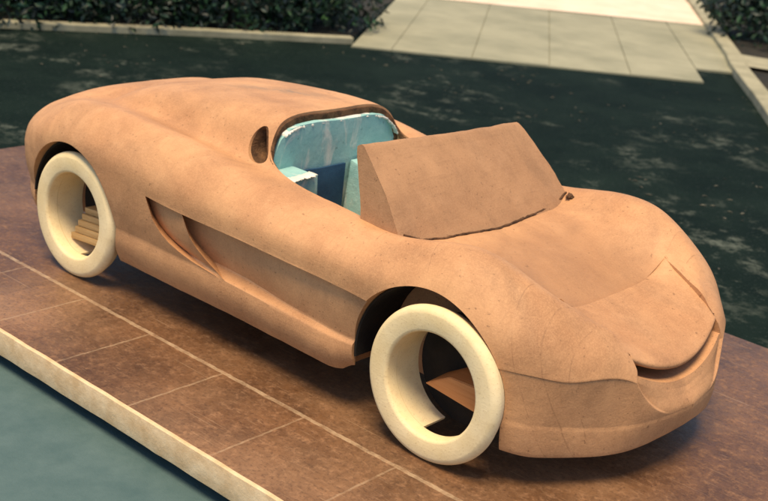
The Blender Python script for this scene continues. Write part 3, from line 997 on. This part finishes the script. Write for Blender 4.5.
# driveway: separate concrete bays with open joints
A = Vector((-6.87, 6.67)); dirx = Vector((.722, .692)).normalized(); diry = Vector((-.56, .83))
bm = bmesh.new()
edges_ = [-.35, .14, 1.12, 2.08, 3.10, 4.02, 4.75]
for i in range(6):
    for j, (d0, d1) in enumerate(((0 if i < 5 else .9, 5.35),)):
        s0, s1 = edges_[i] + .0025, edges_[i + 1] - .0025
        q = [A + dirx * s0 + diry * d0, A + dirx * s1 + diry * d0, A + dirx * s1 + diry * d1, A + dirx * s0 + diry * d1]
        lo = [bm.verts.new((p.x, p.y, -.20)) for p in q]; hi = [bm.verts.new((p.x, p.y, -.172 + .003 * ((i * 7 + j * 3) % 3))) for p in q]
        bm.faces.new(hi); bm.faces.new(lo[::-1])
        for k in range(4): bm.faces.new((lo[k], lo[(k + 1) % 4], hi[(k + 1) % 4], hi[k]))
bmesh.ops.bevel(bm, geom=[e for e in bm.edges if min(v.co.z for v in e.verts) > -.19], offset=.006, segments=2, affect='EDGES')
o = bm_obj('driveway', bm, M_drive, None, True, 30); o['kind'] = 'structure'
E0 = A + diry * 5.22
sheet('sunlit_strip', [tuple(E0 - dirx * .4 - diry * .30), tuple(E0 + dirx * 4.72 - diry * .05), tuple(E0 + dirx * 4.72 + diry * 7), tuple(E0 - dirx * .4 + diry * 7)], -.160, M_sunlit)  # far paving whose sunlight is put into its colour

slab_strip('kerb', [(-11.4, -1.3), (-9.85, 1.75), (-9.0, 3.40), (-8.15, 5.05), (-7.25, 6.60)], .15, -.20, -.115, M_kerb)
slab_strip('kerb', [(-8.6, 17.6), (-7.25, 15.5), (-4.75, 11.6), (-4.35, 10.9), (-3.9, 10.2), (-3.1, 9.0), (-2.3, 7.75), (-1.3, 6.3)], .22, -.20, -.09, M_kerb)
sheet('planting_bed', [(-11.6, -1.2), (-7.42, 6.75), (-9.9, 10.5), (-20, 14), (-20, 2)], -.184, M_soil)
sheet('pavement', [(-4.60, 11.70), (-4.05, 10.85), (-2.6, 11.5), (-3.2, 12.1)], -.100, M_kerb)
sheet('flower_bed', [(-4.1, 10.85), (-1.0, 6.3), (3, 9), (3, 20), (-7.9, 17.3), (-4.6, 11.72)], -.150, M_soil)


def shrub(name, cx, cy, rx, ry, h, n, leaf, seed, label, group=None):
    root = empty(name, (cx, cy, -.19)); props(root, label, 'shrub', group)
    r = random.Random(seed)
    lumps = [(Vector((r.uniform(-.75, .75) * rx, r.uniform(-.75, .75) * ry, r.uniform(.25, .85) * h)), r.uniform(.25, .45)) for _ in range(16)]
    vs, fs = [], []
    for k in range(n):
        c, s = r.choice(lumps)
        d = Vector((r.gauss(0, 1), r.gauss(0, 1), r.gauss(0, 1))).normalized() * (r.random() ** .35) * s * h * .9
        p = c + d
        if p.z < .02 or r.random() < .22:
            a_ = r.uniform(0, math.tau); rr_ = math.sqrt(r.random()) * 1.12
            p = Vector((math.cos(a_) * rx * rr_, math.sin(a_) * ry * rr_, r.uniform(.03, .42 * h)))
        nrm = (d.normalized() + Vector((r.gauss(0, .5), r.gauss(0, .5), .5 + r.gauss(0, .4)))).normalized()
        t = nrm.orthogonal().normalized(); t.rotate(Matrix.Rotation(r.uniform(0, 6.28), 3, nrm)); b = nrm.cross(t)
        l = leaf * r.uniform(.6, 1.3); w = l * .45
        i = len(vs)
        vs += [p - t * l * .5, p + b * w * .5 + nrm * l * .04, p + t * l * .5 - nrm * l * .06, p - b * w * .5 + nrm * l * .04]
        fs.append((i, i + 1, i + 2, i + 3))
    f = bpy.data.meshes.new('foliage')
    f.from_pydata([(v * S)[:] for v in vs], [], fs); f.materials.append(M_leaf)
    fo = bpy.data.objects.new('foliage', f); C.objects.link(fo); fo.parent = root
    bm = bmesh.new()
    for k in range(7):
        a = k / 7 * math.tau; top = Vector((math.cos(a) * rx * .5, math.sin(a) * ry * .5, h * r.uniform(.5, .8)))
        for q in range(6):
            p, p2 = top * (q / 6), top * ((q + 1) / 6)
            d = (p2 - p)
            ret = bmesh.ops.create_cone(bm, segments=6, radius1=.022 * (1 - q / 8), radius2=.022 * (1 - (q + 1) / 8), depth=d.length)
            mt = Matrix.Translation((p + p2) / 2) @ d.to_track_quat('Z', 'Y').to_matrix().to_4x4()
            bmesh.ops.transform(bm, matrix=mt, verts=ret['verts'])
    st = bm_obj('stems', bm, M_bark); st.parent = root
    return root


for i, (x, y, lab) in enumerate([(-10.45, 2.3, 'dark leafy shrub at the far left end of the row behind the pale kerb'),
                                 (-9.85, 3.55, 'dark leafy shrub, second from the left in the row behind the kerb'),
                                 (-9.3, 4.75, 'dark leafy shrub in the middle of the row behind the kerb'),
                                 (-8.75, 5.95, 'dark leafy shrub, second from the driveway in the row behind the kerb'),
                                 (-8.55, 7.15, 'dark shrub at the driveway end of the kerb row')]):
    shrub('shrub', x, y, .9, .9, 1.25, 7000, .10, 10 + i, lab, 'shrubs behind the kerb')
shrub('shrub', -4.6, 14.3, 1.5, 1.5, 1.5, 8000, .12, 31, 'rounded green shrub beside the right edge of the pale driveway')
shrub('shrub', -2.35, 9.9, .7, .7, .45, 2600, .10, 41, 'low dark shrub by the kerb corner right of the driveway')

# ---------------------------------------------------------------- camera
cam = bpy.data.cameras.new('camera')
co = bpy.data.objects.new('camera', cam); C.objects.link(co)
co.location = Vector((2.5578, -4.3828, 2.4249)) * S
co.rotation_euler = (1.2272, -0.1105, 0.7227)
cam.sensor_width = 36; cam.lens = 36 * 1205.83 / 768
cam.clip_end = 500; cam.clip_start = .05
cam.dof.use_dof = True; cam.dof.focus_distance = 5.0 * S; cam.dof.aperture_fstop = 5.6
scene.camera = co

# ---------------------------------------------------------------- light
EL, AZ = rad(73), rad(-72)          # sun direction: elevation, azimuth from +x towards +y
w = bpy.data.worlds.new('World'); scene.world = w; w.use_nodes = True
nt = w.node_tree; bg = nt.nodes['Background']
sky = nt.nodes.new('ShaderNodeTexSky'); sky.sky_type = 'NISHITA'; sky.sun_disc = False
sky.sun_elevation = EL; sky.sun_rotation = math.pi / 2 - AZ
nt.links.new(sky.outputs[0], bg.inputs['Color']); bg.inputs['Strength'].default_value = 0.05
sl = bpy.data.lights.new('sun', 'SUN'); sl.energy = 1.5; sl.angle = rad(26); sl.color = (1.0, .80, .53)
so = bpy.data.objects.new('sun', sl); C.objects.link(so)
d = Vector((math.cos(EL) * math.cos(AZ), math.cos(EL) * math.sin(AZ), math.sin(EL)))
so.rotation_euler = d.to_track_quat('Z', 'Y').to_euler()
so.location = d * 10

scene.view_settings.view_transform = 'Standard'; scene.view_settings.look = 'None'
scene.view_settings.exposure = 1.75; scene.view_settings.gamma = 1
scene.render.filter_size = 2.3
scene.cycles.max_bounces = 6
scene.cycles.use_denoising = True
